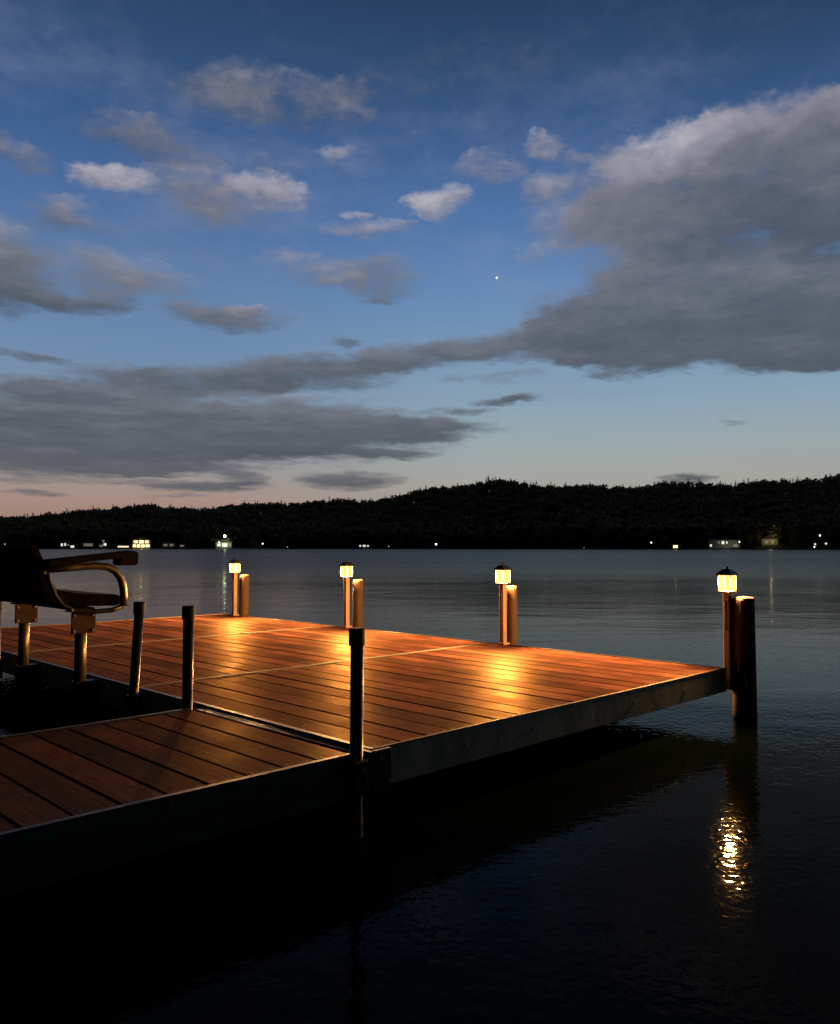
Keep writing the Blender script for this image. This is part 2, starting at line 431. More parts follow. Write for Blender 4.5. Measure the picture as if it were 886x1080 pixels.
house(130, 9, 2.8, 5, 'low boathouse with one long lit opening left of the bright yellow house', M_wallb, [(.08,.92,.42,.82,emit('boathouse_opening',(1.0,.78,.5),1.1))], back=4, roof_h=1.2)
house(149, 13, 6.2, 9, 'bright two storey house with rows of yellow lit windows', M_wallw,
      [(.05,.2,.12,.42,W),(.26,.44,.1,.42,W),(.5,.68,.1,.42,W),(.74,.95,.12,.42,W),(.1,.3,.6,.9,W),(.38,.62,.58,.92,W),(.7,.9,.6,.9,W)], roof='front')
house(178, 10, 4.2, 7, 'plain grey house with faint windows right of the bright yellow house', M_wallg, [(.1,.4,.35,.75,D),(.55,.85,.35,.75,D)])
house(192, 5, 3.2, 5, 'small grey cottage with one faint window on the far shore', M_wallg, [(.2,.8,.3,.75,D)], roof='front', roof_h=1.6)
house(236, 12, 4.6, 8, 'house under the greenish white floodlight behind the farthest dock lamp', M_wallw, [(.1,.3,.3,.75,Cc),(.4,.72,.2,.78,Cc),(.8,.95,.3,.7,D)])
house(384, 9, 3.2, 6, 'low house with a row of white lights behind the second farthest dock lamp', M_wallg, [(.1,.25,.35,.7,Cc),(.4,.62,.3,.75,Cc),(.75,.9,.35,.7,Cc)], roof_h=1.4)
house(713, 8, 3.4, 5, 'small pale boathouse with lit opening beside the far water', M_wallw, [(.3,.62,.3,.75,W)], back=3, roof='front', roof_h=1.6)
house(764, 18, 5.0, 9, 'wide lakeside house with scattered white lit windows across its front', M_wallw,
      [(.05,.11,.2,.45,Cc),(.3,.36,.55,.85,D),(.42,.5,.5,.85,Cc),(.56,.6,.55,.8,Cc),(.78,.93,.15,.5,D)], roof_h=1.8)
hb = house(812, 9, 4.0, 8, 'gabled house under trees lit by a yellow yard light on the right shore', M_wallw, [(.2,.38,.3,.7,D),(.6,.75,.3,.7,D)], roof='front', back=24)
house(866, 9, 3.6, 6, 'small dark cabin with two white lights at the right end of the far shore', M_wallb, [(.12,.22,.5,.75,Cc),(.72,.84,.6,.85,Cc)], roof_h=1.5)

def shore_lamp(px, hgt, rad, m_, label, back=1.5):
    az, r, p = shore_point(px, back)
    t = thing('shore_lamp', label, 'lamp', p, -az, 'lamps along the far shore')
    b = NB(); lathe(b, [(0.09, -0.6), (0.09, 0), (0.06, hgt - 0.1), (0.03, hgt)], 8); obj('pole', b, M_dark, t)
    b = NB(); bmesh.ops.create_uvsphere(b, u_segments=10, v_segments=8, radius=rad, matrix=Matrix.Translation((0, 0, hgt + rad*0.6))); obj('lamp', b, m_, t, True)
    b = NB(); lathe(b, [(rad*0.5, hgt + rad*1.5), (rad*0.45, hgt+rad*1.62), (0.02, hgt + rad*1.9)], 8); obj('lamp_cap', b, M_dark, t)
    return t
shore_lamp(5, 3.5, 0.5, M_lampg, 'dim shore lamp at the left edge, above the bench back')
shore_lamp(237, 8.4, 0.95, M_flood, 'tall greenish white floodlight over the house behind the farthest dock lamp', 10)
shore_lamp(231, 4.6, 0.5, M_lampw, 'lower white lamp just left of the tall greenish floodlight', 6)
shore_lamp(277, 4.0, 0.6, M_lampw, 'white lamp at the water between the two farthest dock lamps')
shore_lamp(303, 1.6, 0.4, M_lampg, 'faint low lamp just right of the white lamp at the water')
shore_lamp(410, 2.0, 0.45, M_lampg, 'faint lamp right of the low house with the row of white lights')
shore_lamp(460, 3.4, 0.75, M_lampw, 'single bright white lamp midway between the two middle dock lamps')
shore_lamp(616, 1.2, 0.25, M_lampg, 'tiny faint lamp on the dark shore right of the middle')
shore_lamp(687, 4.2, 0.5, M_lampw, 'white lamp left of the small pale boathouse')
shore_lamp(780, 4.5, 0.4, M_lampw, 'white lamp beside the wide lakeside house')
shore_lamp(859, 1.5, 0.4, M_lampw, 'low white lamp below the small dark cabin')
shore_lamp(865, 6.2, 0.5, M_lampw, 'tall lamp above the small dark cabin', 16)
def far_light(px, back, z, e, col, r=0.4):
    az, rr, p = shore_point(px, back)
    l = bpy.data.lights.new('yard_light', 'POINT'); l.energy = e; l.color = col; l.shadow_soft_size = r
    o = link(bpy.data.objects.new('yard_light', l)); o.location = (p.x, p.y, p.z + z); return o
far_light(813, 19, 6.0, 300, (1.0, 0.82, 0.35))
far_light(818, 31, 8.0, 1500, (1.0, 0.85, 0.35))
far_light(237, 4, 7.0, 700, (0.85, 1.0, 0.6))
far_light(149, 2, 4.0, 500, (1.0, 0.72, 0.32))
far_light(768, 3, 3.0, 160, (1.0, 0.95, 0.75))

# ------------------------------------------------------------------ the dock
PITCH_B, GAP, BT = 0.1472, 0.007, 0.028
LU = 3.06
def decking_bm(u0, u1, v0, v1):
    b = NB(); n = max(1, round((u1 - u0) / PITCH_B)); p = (u1 - u0) / n
    for k in range(n):
        a = u0 + k*p + GAP/2; c = u0 + (k+1)*p - GAP/2
        dz = random.uniform(-0.0015, 0.0015); e0 = random.uniform(0, 0.004); e1 = random.uniform(0, 0.004)
        box(b, a, c, v0 + e0, v1 - e1, -BT + dz, dz, 0.004)
        for yy in [v0 + 0.03 + (v1 - v0 - 0.06)*q/4 for q in range(5)]:      # screw heads
            for xx in (a + 0.028, c - 0.028):
                x_, y_ = xx + random.uniform(-.004, .004), yy + random.uniform(-.006, .006)
                fc = b.faces.new([b.verts.new((x_ + 0.0055*math.cos(q*PI/4), y_ + 0.0055*math.sin(q*PI/4), dz + 0.0006)) for q in range(8)])
                fc.material_index = 1
    return b
def frame_bm(u0, u1, v0, v1, h=0.15, t=0.035):
    b = NB(); z1 = -0.004; z0 = -h
    box(b, u0, u1, v0, v0+t, z0, z1, 0.003); box(b, u0, u1, v1-t, v1, z0, z1, 0.003)
    box(b, u0, u0+t, v0+t, v1-t, z0, z1, 0.003); box(b, u1-t, u1, v0+t, v1-t, z0, z1, 0.003)
    k = 3
    for i in range(1, k):
        c = v0 + (v1 - v0)*i/k; box(b, u0+t, u1-t, c-0.02, c+0.02, z0+0.01, -BT-0.004)
    return b
def section(v0, v1, label, near=False):
    t = thing('dock_section', label, 'dock', dock_world(0, (v0+v1)/2), PHI, 'dock sections')
    hv = (v1 - v0)/2 - 0.003
    tw = 0.011
    obj('decking', decking_bm(0.03, LU-0.03, -hv + tw + .004, hv - tw - .004), M_deck, t).data.materials.append(M_screw)
    obj('frame', frame_bm(0.0, LU, -hv, hv), M_alu, t)
    b = NB()
    box(b, 0.0, LU, -hv - 0.001, -hv + tw, -0.0035, 0.0045, 0.002); obj('edge_trim', b, M_trim, t)
    b = NB(); box(b, 0.0, LU, hv - tw, hv + 0.001, -0.0035, 0.0045, 0.002); obj('edge_trim', b, M_trim, t)
    b = NB(); box(b, -0.001, 0.027, -hv + tw + .002, hv - tw - .002, -0.0035, 0.003, 0.001); obj('side_trim', b, M_hinge, t)
    b = NB(); box(b, LU - 0.027, LU + 0.001, -hv + tw + .002, hv - tw - .002, -0.0035, 0.003, 0.001); obj('side_trim', b, M_hinge, t)
    if near:
        b = NB(); box(b, -0.012, 0.085, -hv - 0.03, -hv - 0.001, -0.165, 0.002, 0.004)
        box(b, -0.03, -0.012, -hv - 0.03, -hv + 0.10, -0.165, 0.002, 0.003)
        cb = obj('corner_bracket', b, M_cap, t)
        for (x, z) in ((0.02, -0.03), (0.06, -0.12)):
            b = NB(); tube(b, [(x, -hv - 0.042, z), (x, -hv - 0.028, z)], 0.008, 8); obj('bolt', b, M_bolt, cb)
        for x in (0.55, 1.02, 1.93, 2.5):
            b = NB(); tube(b, [(x, -hv - 0.003, -0.07), (x, -hv + 0.002, -0.07)], 0.009, 10); obj('bolt', b, M_bolt, t)
    return t
V1, V2, V3 = 1.985, 4.045, 6.11
section(0, V1, 'nearest dock section with the long pale fascia facing the open water on the right', True)
section(V1, V2, 'middle dock section of reddish boards between the two pale seams')
section(V2, V3, 'farthest dock section of reddish boards, next to the farthest lamp')

# gangway
GU0, GU1, GV1 = -3.05, -0.085, 1.235
g = thing('gangway', 'dark narrow gangway of brown boards leading left from the platform', 'gangway', dock_world((GU0+GU1)/2, GV1/2), PHI)
hu, hv = (GU1-GU0)/2, GV1/2
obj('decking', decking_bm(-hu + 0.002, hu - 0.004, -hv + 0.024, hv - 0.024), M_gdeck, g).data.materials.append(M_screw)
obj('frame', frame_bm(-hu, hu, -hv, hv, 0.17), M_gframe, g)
b = NB(); box(b, -hu, hu, -hv - 0.002, -hv + 0.022, -0.0035, 0.0035, 0.001); obj('edge_trim', b, M_hinge, g)
b = NB(); box(b, -hu, hu, hv - 0.022, hv + 0.002, -0.0035, 0.0035, 0.001); obj('edge_trim', b, M_hinge, g)
b = NB()
for k, (x, r) in enumerate(((hu + 0.016, 0.011), (hu + 0.042, 0.009), (hu + 0.066, 0.010))):
    tube(b, [(x, -hv + 0.03, -0.010 - 0.003*k), (x, hv - 0.03, -0.010 - 0.003*k)], r, 12)
box(b, hu + 0.002, hu + 0.078, -hv + 0.03, hv - 0.03, -0.05, -0.028)
obj('hinge', b, M_hinge, g, True)
for x in (-hu + 0.1, hu - 0.75):
    b = NB(); tube(b, [(x, -hv - 0.01, -0.03), (x, -hv + 0.004, -0.03)], 0.009, 8); obj('bolt', b, M_bolt, g)
for y in (-hv - 0.04, hv + 0.04):
    b = NB(); tube(b, [(-hu + 0.3, y, -1.3), (-hu + 0.3, y, 0.1)], 0.025, 12); obj('leg', b, M_dark, g, True)

# plain tube posts along the near side
def dock_post(u, v, top, label, lean=(0, 0), mt=None, capm=None):
    t = thing('dock_post', label, 'post', dock_world(u, v), PHI, 'tube posts along the near side of the dock')
    b = NB(); tube(b, [(-lean[0]*1.4/top, -lean[1]*1.4/top, -1.4), (lean[0], lean[1], top - 0.05)], 0.0255, 20); obj('tube', b, mt or M_dark, t, True)
    b = NB(); tube(b, [(lean[0], lean[1], top - 0.065), (lean[0], lean[1], top - 0.006), (lean[0], lean[1], top)], [0.031, 0.031, 0.027], 20); cp = obj('cap', b, M_rub, t); 
    b = NB(); box(b, -0.035, 0.035, -0.033, 0.033, -0.15, -0.02, 0.006); sl = obj('sleeve', b, M_cap, t)
    b = NB(); tube(b, [(0, -0.044, -0.05), (0, -0.030, -0.05)], 0.009, 8); obj('bolt', b, M_bolt, sl)
    return t
dock_post(-0.078, -0.004, 0.475, 'tallest looking black capped tube post at the near corner of the platform')
dock_post(-0.085, 1.262, 0.495, 'black capped tube post at the far side of the gangway end')
dock_post(-0.065, 1.885, 0.485, 'slightly leaning tube post between the bench and the gangway', (0.018, -0.02), M_dark)
dock_post(-0.13, 3.90, 0.40, 'tube post at the left picture edge behind the bench support', (0, 0), M_steel)

# pilings and lamps along the far side
def piling(u, v, top, r, label, bulge=0.0):
    t = thing('mooring_piling', label, 'piling', dock_world(u, v), PHI, 'pilings along the far side of the dock')
    b = NB(); lathe(b, [(r*1.10, -1.6), (r*1.07, -0.4), (r*1.03, 0.0), (r, top*0.6), (r*0.985, top - 0.012), (r*0.93, top)], 28, wob=0.008); obj('shaft', b, M_pile, t, True).data.polygons[-1].use_smooth = False
    b = NB(); lathe(b, [(r*0.95, top - 0.001), (r*0.93, top + 0.006), (r*0.5, top + 0.010)], 28); obj('top_cap', b, M_pile, t)
    b = NB(); box(b, -r*1.25 - 0.01, -r*0.80, -0.045, 0.045, -0.12, -0.02, 0.004); obj('bracket', b, M_cap, t)
    return t
def dock_lamp_proto(zb=0.0):
    t = thing('dock_lamp', '', 'lamp', (0, 0, 0), PHI, 'lit lanterns along the far side of the dock')
    z0 = 0.487
    b = NB(); box(b, -0.022, 0.022, -0.023, 0.023, zb, z0, 0.006, seg=2); ps = obj('post', b, M_post, t)
    b = NB(); box(b, -0.038 if zb == 0 else -0.0275, 0.038, -0.041, 0.041, zb, zb + 0.018, 0.004); obj('collar', b, M_post, ps)
    b = NB(); box(b, -0.031, -0.0235, -0.008, 0.008, 0.24, z0 - 0.06, 0.002); obj('conduit', b, M_steel, ps)
    b = NB(); box(b, -0.047, 0.047, -0.047, 0.047, z0, z0 + 0.010, 0.003); obj('base_plate', b, M_cap, t)
    g0, g1 = z0 + 0.010, z0 + 0.112
    b = NB()
    for sx, sy in ((1, 0), (-1, 0), (0, 1), (0, -1)):
        if sx: vs = [(sx*0.040, -0.038, g0), (sx*0.040, 0.038, g0), (sx*0.040, 0.038, g1), (sx*0.040, -0.038, g1)]
        else: vs = [(-0.038, sy*0.040, g0), (0.038, sy*0.040, g0), (0.038, sy*0.040, g1), (-0.038, sy*0.040, g1)]
        b.faces.new([b.verts.new(p) for p in vs])
    obj('lamp_glass', b, M_glass, t)
    for sx in (-1, 1):
        for sy in (-1, 1):
            b = NB(); box(b, sx*0.041 - 0.0018, sx*0.041 + 0.0018, sy*0.041 - 0.0018, sy*0.041 + 0.0018, g0, g1, 0.001); obj('frame_bar', b, M_cap, t)
    b = NB()
    lo = [b.verts.new((sx*0.052, sy*0.052, g1)) for sx, sy in ((-1,-1),(1,-1),(1,1),(-1,1))]
    l2 = [b.verts.new((sx*0.050, sy*0.050, g1 + 0.010)) for sx, sy in ((-1,-1),(1,-1),(1,1),(-1,1))]
    hi = [b.verts.new((sx*0.022, sy*0.022, g1 + 0.038)) for sx, sy in ((-1,-1),(1,-1),(1,1),(-1,1))]
    for A, B in ((lo, l2), (l2, hi)):
        for k in range(4): b.faces.new((A[k], A[(k+1) % 4], B[(k+1) % 4], B[k]))
    b.faces.new(lo[::-1]); b.faces.new(hi); cp = obj('cap', b, M_cap, t)
    b = NB(); lathe(b, [(0.010, g1 + 0.038), (0.012, g1 + 0.046), (0.006, g1 + 0.054), (0.002, g1 + 0.060)], 10); obj('finial', b, M_cap, cp, True)
    l = bpy.data.lights.new('bulb', 'POINT'); l.energy = LAMP_W; l.color = (1.0, 0.50, 0.15); l.shadow_soft_size = 0.034
    lo_ = link(bpy.data.objects.new('bulb', l)); lo_.location = (0, 0, g0 + 0.055); lo_.parent = t
    return t
lamp0 = dock_lamp_proto()
lampb = dock_lamp_proto(-0.14)      # this one is bolted to the outside of the frame
for i, (u, v, lab) in enumerate(((3.09, 0.004, 'nearest glowing lantern, beside the tall black piling at the right corner'),
                                 (3.015, 1.835, 'glowing lantern in the middle of the far edge, second nearest'),
                                 (3.01, 3.80, 'glowing lantern straight behind the near corner post, second farthest'),
                                 (3.0, 5.80, 'farthest glowing lantern at the far left corner of the dock'))):
    o = lampb if i == 0 else lamp0 if i == 1 else copy_tree(lamp0)
    o.location = dock_world(u, v, 0.001); o['label'] = lab
piling(3.142, -0.078, 0.450, 0.071, 'tall dark piling standing clear in the water at the right corner')
piling(3.135, 1.845, 0.460, 0.050, 'brown piling beside the second nearest lantern on the far edge')
piling(3.135, 3.775, 0.455, 0.052, 'brown piling beside the second farthest lantern')
piling(3.125, 5.79, 0.455, 0.058, 'brown piling at the far left corner behind the farthest lantern')

# ------------------------------------------------------------------ the bench
bn = thing('dock_bench', 'dark armchair style bench mounted on steel posts at the left dock edge', 'bench', dock_world(-0.10, 2.98), PHI)
B0, B1 = -0.55, 1.25        # local y extent (near end to far end), local x: 0 = post line, front is +x
O = 0.10                    # profile u -> local x
def pr(u, z): return (u + O, z)
b = NB()
sk = [pr(-0.26, 0.455), pr(-0.12, 0.432), pr(0.10, 0.425), pr(0.135, 0.44), pr(0.14, 0.475), pr(0.10, 0.495), pr(-0.10, 0.505), pr(-0.25, 0.530)]
prism(b, sk, B0 + 0.04, B1 - 0.04); bmesh.ops.bevel(b, geom=b.edges[:], offset=0.008, segments=2, affect='EDGES'); obj('seat', b, M_bench, bn)
b = NB()
bk = [pr(-0.275, 0.455), pr(-0.235, 0.47), pr(-0.30, 0.62), pr(-0.375, 0.79), pr(-0.395, 0.80), pr(-0.425, 0.785), pr(-0.38, 0.65), pr(-0.33, 0.47)]
prism(b, bk, B0 + 0.03, B1 - 0.03); bmesh.ops.bevel(b, geom=b.edges[:], offset=0.008, segments=2, affect='EDGES'); obj('backrest', b, M_bench, bn)
for y, s in ((B0, 1), (B1, -1)):
    b = NB()
    prism(b, [pr(-0.345, 0.672), pr(0.075, 0.715), pr(0.075, 0.672), pr(0.18, 0.672), pr(0.192, 0.69), pr(0.19, 0.752), pr(0.15, 0.762), pr(-0.34, 0.712)], y - 0.055, y + 0.055)
    bmesh.ops.bevel(b, geom=b.edges[:], offset=0.006, segments=2, affect='EDGES')
    ar = obj('armrest', b, M_bench, bn)
    b = NB(); tube(b, [(0.192 + O, y + 0.02, 0.715), (0.203 + O, y + 0.02, 0.715)], 0.012, 10); obj('bolt', b, M_bolt, ar)
    b = NB()
    path = [(-0.345, 0.655), (-0.2, 0.664), (-0.05, 0.672), (0.02, 0.664), (0.07, 0.638), (0.103, 0.595), (0.120, 0.54), (0.126, 0.48), (0.124, 0.425)]
    tube(b, [(u + O, y, z) for u, z in path], 0.023, 14)
    af = obj('arm_frame', b, M_steel, bn, True)
    b = NB()
    path = [(-0.345, 0.66), (-0.322, 0.60), (-0.285, 0.505), (-0.24, 0.445), (-0.176, 0.414), (-0.06, 0.400), (0.05, 0.403), (0.124, 0.425)]
    tube(b, [(u + O, y, z) for u, z in path], 0.015, 12)
    obj('side_rail', b, M_dark, af, True)
    for (u, z) in ((-0.35, 0.638), (-0.19, 0.417), (0.165, 0.49)):
        b = NB(); tube(b, [(u + O, y - 0.024*s, z), (u + O, y - 0.012*s, z)], 0.009, 10); obj('bolt', b, M_bolt, af)
for y in (-0.47, 0.47):
    b = NB(); tube(b, [(0, y, -0.155), (0, y, 0.40)], 0.034, 20); sp = obj('support_post', b, M_steel, bn, True)
    b = NB(); box(b, -0.076, 0.072, y - 0.046, y - 0.038, 0.272, 0.398, 0.003); box(b, -0.076, 0.072, y - 0.046, y + 0.06, 0.399, 0.406, 0.002)
    bs = NB(); box(bs, -0.042, 0.098, y - 0.043, y + 0.043, -0.165, -0.012, 0.006); obj('clamp', bs, M_cap, sp)
    bp = obj('bracket_plate', b, M_plate, sp)
    for x in (-0.058, 0.054):
        for z in (0.29, 0.38):
            b = NB(); tube(b, [(x, y - 0.056, z), (x, y - 0.045, z)], 0.0085, 10); obj('bolt', b, M_bolt, sp)
for x, y0, y1 in ((0.03, B0 + 0.02, B1 - 0.02),):
    b = NB(); box(b, -0.06, 0.06, y0, y1, 0.4065, 0.424, 0.003); obj('seat_rail', b, M_dark, bn)

# ------------------------------------------------------------------ dusk sky
def build_world():
    w = bpy.data.worlds.new('World'); scene.world = w; w.use_nodes = True
    w.cycles.sampling_method = 'MANUAL'; w.cycles.sample_map_resolution = 512
    nt = w.node_tree; nt.nodes.clear()
    out = N(nt, 'ShaderNodeOutputWorld'); bg = N(nt, 'ShaderNodeBackground'); nt.links.new(bg.outputs[0], out.inputs[0])
    tc = N(nt, 'ShaderNodeTexCoord'); G = tc.outputs['Generated']
    sx = N(nt, 'ShaderNodeSeparateXYZ'); nt.links.new(G, sx.inputs[0])
    az = math_n(nt, 'ARCTAN2', sx.outputs[0], sx.outputs[1]); el = math_n(nt, 'ARCSINE', sx.outputs[2])
    P0 = N(nt, 'ShaderNodeCombineXYZ'); nt.links.new(az, P0.inputs[0]); nt.links.new(el, P0.inputs[1])
    EM = 0.70
    def st(rows):
        return [(max(0.0, azel(443, y)[1]) / EM, srgb(*c)) for y, c in sorted(rows, reverse=True)]
    f = math_n(nt, 'DIVIDE', math_n(nt, 'MAXIMUM', el, 0.0), EM)
    left = ramp(nt, f, st([(577, (140, 112, 102)), (530, (166, 138, 128)), (505, (156, 148, 146)), (460, (131, 147, 164)), (390, (109, 139, 173)), (320, (97, 129, 170)), (240, (76, 110, 159)), (150, (57, 90, 138)), (60, (47, 75, 114)), (0, (40, 66, 101)), (-60, (32, 53, 86))]))
    right = ramp(nt, f, st([(577, (147, 142, 130)), (505, (164, 164, 158)), (470, (154, 168, 172)), (430, (138, 163, 181)), (392, (126, 155, 182)), (300, (98, 135, 182)), (220, (78, 114, 165)), (150, (59, 92, 140)), (70, (47, 75, 112)), (0, (38, 63, 97)), (-60, (30, 51, 82))]))
    lr = mrange(nt, az, -0.30, 0.12)
    base = mixc(nt, lr, left, right)
    darkright = math_n(nt, 'MULTIPLY', mrange(nt, az, 0.15, 0.5), mrange(nt, el, 0.36, 0.6))
    base = mixc(nt, math_n(nt, 'MULTIPLY', darkright, 0.35), base, (0.014, 0.035, 0.075))
    # Nishita dusk sky adds its own faint glow near the sunken sun
    sk = N(nt, 'ShaderNodeTexSky'); sk.sky_type = 'NISHITA'; sk.sun_disc = False; sk.sun_elevation = R(-4); sk.sun_rotation = R(-25)
    base = mixc(nt, 0.05, base, sk.outputs[0], 'ADD')
    # warped sky coordinates for ragged cloud edges
    PL = N(nt, 'ShaderNodeCombineXYZ'); nt.links.new(az, PL.inputs[0])
    nt.links.new(math_n(nt, 'MULTIPLY', math_n(nt, 'LOGARITHM', math_n(nt, 'ADD', math_n(nt, 'MAXIMUM', el, 0.0), 0.07), math.e), 0.42), PL.inputs[1])
    def nz(scale, stretch, detail, rough, off, dummy=0):
        v = vmath(nt, 'MULTIPLY', PL.outputs[0], stretch); v = vmath(nt, 'ADD', v.outputs[0], off)
        return noise(nt, v.outputs[0], scale, detail, rough)
    w1 = nz(9, (1, 1.9, 1), 4, 0.55, (3, 1, 2))
    wv = vmath(nt, 'MULTIPLY', vmath(nt, 'SUBTRACT', w1.outputs['Color'], (0.5, 0.5, 0.5)).outputs[0], (0.085, 0.055, 0.0)).outputs[0]
    w2 = nz(34, (1, 1.5, 1), 3, 0.6, (7, 4, 1))
    wv2 = vmath(nt, 'MULTIPLY', vmath(nt, 'SUBTRACT', w2.outputs['Color'], (0.5, 0.5, 0.5)).outputs[0], (0.030, 0.022, 0.0)).outputs[0]
    lowk = N(nt, 'ShaderNodeCombineXYZ'); lowk.inputs[0].default_value = 1.0
    nt.links.new(mrange(nt, el, 0.05, 0.42, 0.35, 1.05, False), lowk.inputs[1])
    wv = vmath(nt, 'MULTIPLY', wv, lowk.outputs[0]).outputs[0]; wv2 = vmath(nt, 'MULTIPLY', wv2, lowk.outputs[0]).outputs[0]
    P = vmath(nt, 'ADD', vmath(nt, 'ADD', P0.outputs[0], wv).outputs[0], wv2).outputs[0]
    acc = None
    for (x, y, wx, hy, amp, br, rot) in CLOUDS:
        a0, e0 = azel(x, y); a1, _ = azel(x + wx, y); _, e1 = azel(x, y - hy)
        ia, ie = 1 / abs(a1 - a0), 1 / abs(e1 - e0)
        pk = P
        if acc is not None:      # chained so that the clouds are worked through one after another
            ch = vmath(nt, 'MULTIPLY_ADD', acc, (0, 0, 1)); nt.links.new(P, ch.inputs[2]); pk = ch.outputs[0]
        qn = vmath(nt, 'MULTIPLY_ADD', pk, (ia, ie, 0)); qn.inputs[2].default_value = (-a0*ia, -e0*ie, 0); q = qn.outputs[0]
        if rot:      # shear: cloud rises to the right by rot (pixels per half width / half height)
            qx = vmath(nt, 'DOT_PRODUCT', q, (1, 0, 0)).outputs['Value']
            qy = vmath(nt, 'DOT_PRODUCT', q, (-rot, 1, 0)).outputs['Value']
            cq = N(nt, 'ShaderNodeCombineXYZ'); nt.links.new(qx, cq.inputs[0]); nt.links.new(qy, cq.inputs[1]); q = cq.outputs[0]
        d2 = vmath(nt, 'DOT_PRODUCT', q, q); r2 = d2.outputs['Value']
        gk = math_n(nt, 'MULTIPLY', math_n(nt, 'MULTIPLY_ADD', r2, -1.0, 1.0, clamp=True), amp)
        cv = vmath(nt, 'MULTIPLY_ADD', q, (0, 1, 0)); cv.inputs[2].default_value = (1, 0, br)
        sc = N(nt, 'ShaderNodeVectorMath'); sc.operation = 'SCALE'; nt.links.new(cv.outputs[0], sc.inputs[0]); nt.links.new(gk, sc.inputs['Scale'])
        acc = sc.outputs[0] if acc is None else vmath(nt, 'ADD', acc, sc.outputs[0]).outputs[0]
    sa = N(nt, 'ShaderNodeSeparateXYZ'); nt.links.new(acc, sa.inputs[0])
    Wt = sa.outputs[0]; inv = math_n(nt, 'DIVIDE', 1.0, math_n(nt, 'MAXIMUM', Wt, 0.001))
    yl = math_n(nt, 'MULTIPLY', sa.outputs[1], inv); br = math_n(nt, 'MULTIPLY', sa.outputs[2], inv)
    d1 = nz(12, (1, 3.0, 1), 5, 0.62, (1.3, 5.1, 0)); d2n = nz(44, (1, 2.0, 1), 3, 0.6, (9, 2, 4))
    det = math_n(nt, 'ADD', math_n(nt, 'MULTIPLY', math_n(nt, 'SUBTRACT', d1.outputs['Fac'], 0.5), 1.7), math_n(nt, 'MULTIPLY', math_n(nt, 'SUBTRACT', d2n.outputs['Fac'], 0.5), 0.6))
    present = mrange(nt, Wt, 0.0, 0.18)
    dens = math_n(nt, 'ADD', Wt, math_n(nt, 'MULTIPLY', det, present))
    # thin general veil, also behind the camera
    v1 = nz(4.5, (1, 2.6, 1), 6, 0.66, (0, 7, 3)).outputs['Fac']
    veil = mrange(nt, v1, 0.44, 0.78, 0.0, 0.42)
    vband = math_n(nt, 'MULTIPLY', mrange(nt, el, 0.10, 0.22), mrange(nt, el, 0.62, 0.44))
    veil = math_n(nt, 'MULTIPLY', veil, math_n(nt, 'MULTIPLY_ADD', vband, 0.75, 0.25))
    alpha = mrange(nt, dens, -0.05, 1.05, 0.0, 0.90)
    lit = math_n(nt, 'ADD', math_n(nt, 'MULTIPLY_ADD', yl, 0.25, br), math_n(nt, 'MULTIPLY', det, 0.34), clamp=True)
    ccol = ramp(nt, lit, [(0.0, srgb(72, 77, 86)), (0.22, srgb(88, 92, 101)), (0.5, srgb(118, 118, 128)), (0.8, srgb(154, 151, 163)), (1.0, srgb(182, 180, 188))])
    # clouds take on the warm band low down
    low = mrange(nt, el, 0.03, 0.16, 1.0, 0.0)
    base = mixc(nt, veil, base, mixc(nt, v1, srgb(92, 108, 150), srgb(150, 158, 182)))
    col = mixc(nt, alpha, base, ccol)
    # one planet
    pa, pe = azel(524, 293)
    pd = Vector((math.sin(pa)*math.cos(pe), math.cos(pa)*math.cos(pe), math.sin(pe)))
    dt = vmath(nt, 'DISTANCE', G, tuple(pd)).outputs['Value']
    col = mixc(nt, mrange(nt, dt, 0.0007, 0.0019, 1.0, 0.0), col, (1.0, 1.0, 1.0))
    # the sky darkens away from the afterglow: overhead and towards the night side behind the camera
    fall = math_n(nt, 'MULTIPLY', mrange(nt, az, -1.05, -0.52, 0.03, 1.0), mrange(nt, az, 0.85, 1.9, 1.0, 0.03))
    fe = mrange(nt, el, 0.58, 1.0, 1.0, 0.04)
    k = math_n(nt, 'MULTIPLY', fall, fe)
    kk = N(nt, 'ShaderNodeCombineColor')
    for i in range(3): nt.links.new(k, kk.inputs[i])
    col = mixc(nt, 1.0, col, kk.outputs[0], 'MULTIPLY')
    nt.links.new(col, bg.inputs[0]); bg.inputs[1].default_value = 1.0
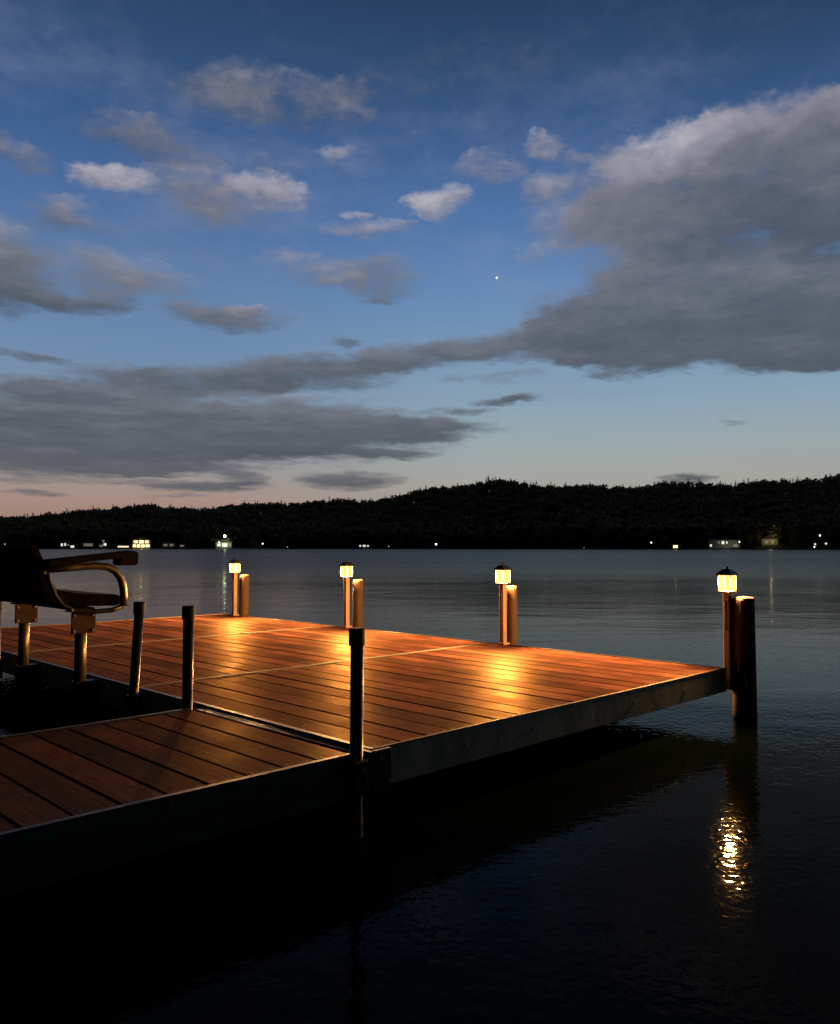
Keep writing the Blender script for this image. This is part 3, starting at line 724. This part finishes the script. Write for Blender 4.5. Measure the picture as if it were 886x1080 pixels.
# px, py, half width, half height, density, brightness, shear
CLOUDS = [
    (290, 96, 125, 36, .58, .48, .15), (250, 88, 50, 14, .25, .5, 0), (380, 85, 50, 14, .22, .4, .2),
    (150, 142, 90, 30, .55, .38, -.3), (500, 75, 110, 40, .16, .4, .3),
    (112, 191, 60, 17, 1.0, .85, .15), (203, 190, 56, 36, .62, .58, 0), (282, 196, 54, 19, .95, .8, -.1), (235, 216, 80, 24, .5, .5, 0), (290, 172, 28, 14, .4, .55, 0),
    (347, 154, 30, 12, .8, .85, 0), (12, 160, 44, 20, .6, .45, 0), (380, 218, 18, 6, .75, .85, 0), (385, 236, 60, 15, .6, .7, .1), (65, 230, 30, 16, .4, .45, 0),
    (466, 216, 34, 21, .95, .88, -.1), (438, 208, 12, 8, .5, .8, 0), (512, 180, 44, 30, .62, .66, -.2), (572, 154, 28, 18, .8, .76, 0), (603, 168, 22, 14, .4, .6, 0),
    (580, 200, 34, 24, .75, .66, 0), (592, 236, 48, 26, .55, .6, 0), (565, 268, 44, 20, .3, .6, .4), (645, 215, 55, 50, .65, .48, 0), (650, 165, 40, 24, .45, .55, 0),
    (705, 160, 95, 32, .95, .88, .3), (810, 136, 120, 42, .95, .58, .25), (890, 128, 70, 44, .95, .5, 0),
    (770, 215, 170, 75, 1.2, .27, 0), (670, 255, 90, 64, .7, .48, 0), (890, 210, 100, 90, 1.1, .24, 0),
    (730, 320, 210, 62, 1.3, .24, .1), (860, 330, 150, 66, 1.3, .22, 0), (640, 345, 110, 44, 1.1, .27, .2),
    (530, 362, 95, 22, .95, .30, .35), (440, 378, 80, 18, .85, .30, .3), (330, 392, 130, 24, 1.0, .25, .25), (215, 402, 110, 20, .9, .26, .1),
    (0, 292, 75, 46, 1.05, .24, -.2), (85, 316, 75, 16, .9, .22, -.1), (100, 285, 65, 28, .7, .52, -.4), (10, 256, 50, 30, .7, .5, 0), (170, 300, 60, 22, .55, .5, 0), (70, 230, 60, 26, .45, .46, 0),
    (235, 334, 80, 18, .9, .36, 0), (265, 328, 25, 9, .6, .75, 0), (400, 290, 52, 28, .65, .44, 0), (330, 282, 60, 28, .5, .58, -.2), (395, 313, 22, 6, .5, .3, 0), (345, 300, 18, 12, .4, .55, 0),
    (370, 362, 30, 5, .5, .2, 0), (40, 378, 55, 6, .75, .22, 0), (120, 395, 70, 14, .6, .3, .1),
    (60, 440, 140, 40, 1.2, .22, .1), (190, 455, 200, 44, 1.3, .20, 0), (330, 458, 170, 36, 1.1, .20, .05), (430, 452, 120, 14, .95, .24, .1), (480, 432, 50, 7, .6, .25, 0), (60, 488, 160, 26, .9, .24, 0), (180, 495, 110, 10, .8, .26, 0),
    (100, 472, 150, 26, 1.1, .20, 0), (410, 478, 60, 7, .7, .24, 0),
    (535, 420, 48, 6, .9, .12, 0), (370, 506, 66, 14, 1.0, .2, .1), (215, 512, 90, 7, .85, .2, 0), (20, 520, 45, 5, .6, .2, 0), (255, 506, 30, 9, .8, .2, 0), (180, 522, 60, 4, .5, .3, 0),
    (90, 412, 150, 15, .8, .27, .05), (300, 420, 120, 8, .35, .55, .1), (520, 398, 70, 8, .4, .35, .1), (700, 375, 150, 20, 1.1, .2, 0), (840, 372, 110, 24, 1.2, .2, 0), (600, 380, 70, 12, .7, .24, 0),
    (725, 505, 42, 6, .95, .12, .1), (775, 447, 18, 4, .6, .15, 0),
]
build_world()

# last trace of daylight: a very weak, wide sun low over the far shore
sl = bpy.data.lights.new('sun', 'SUN'); sl.energy = 0.01; sl.angle = R(20); sl.color = (1.0, 0.8, 0.7)
so = link(bpy.data.objects.new('sun', sl)); so.rotation_euler = (R(86), 0, R(180 + 25))

# ------------------------------------------------------------------ view
vs = scene.view_settings
vs.view_transform = 'Standard'; vs.look = 'None'; vs.exposure = 0; vs.gamma = 1; vs.use_curve_mapping = False
scene.render.engine = 'CYCLES'
scene.cycles.use_denoising = True
scene.cycles.max_bounces = 6; scene.cycles.diffuse_bounces = 2; scene.cycles.glossy_bounces = 4; scene.cycles.transparent_max_bounces = 8
scene.cycles.sample_clamp_indirect = 6.0
scene.cycles.caustics_reflective = False; scene.cycles.caustics_refractive = False
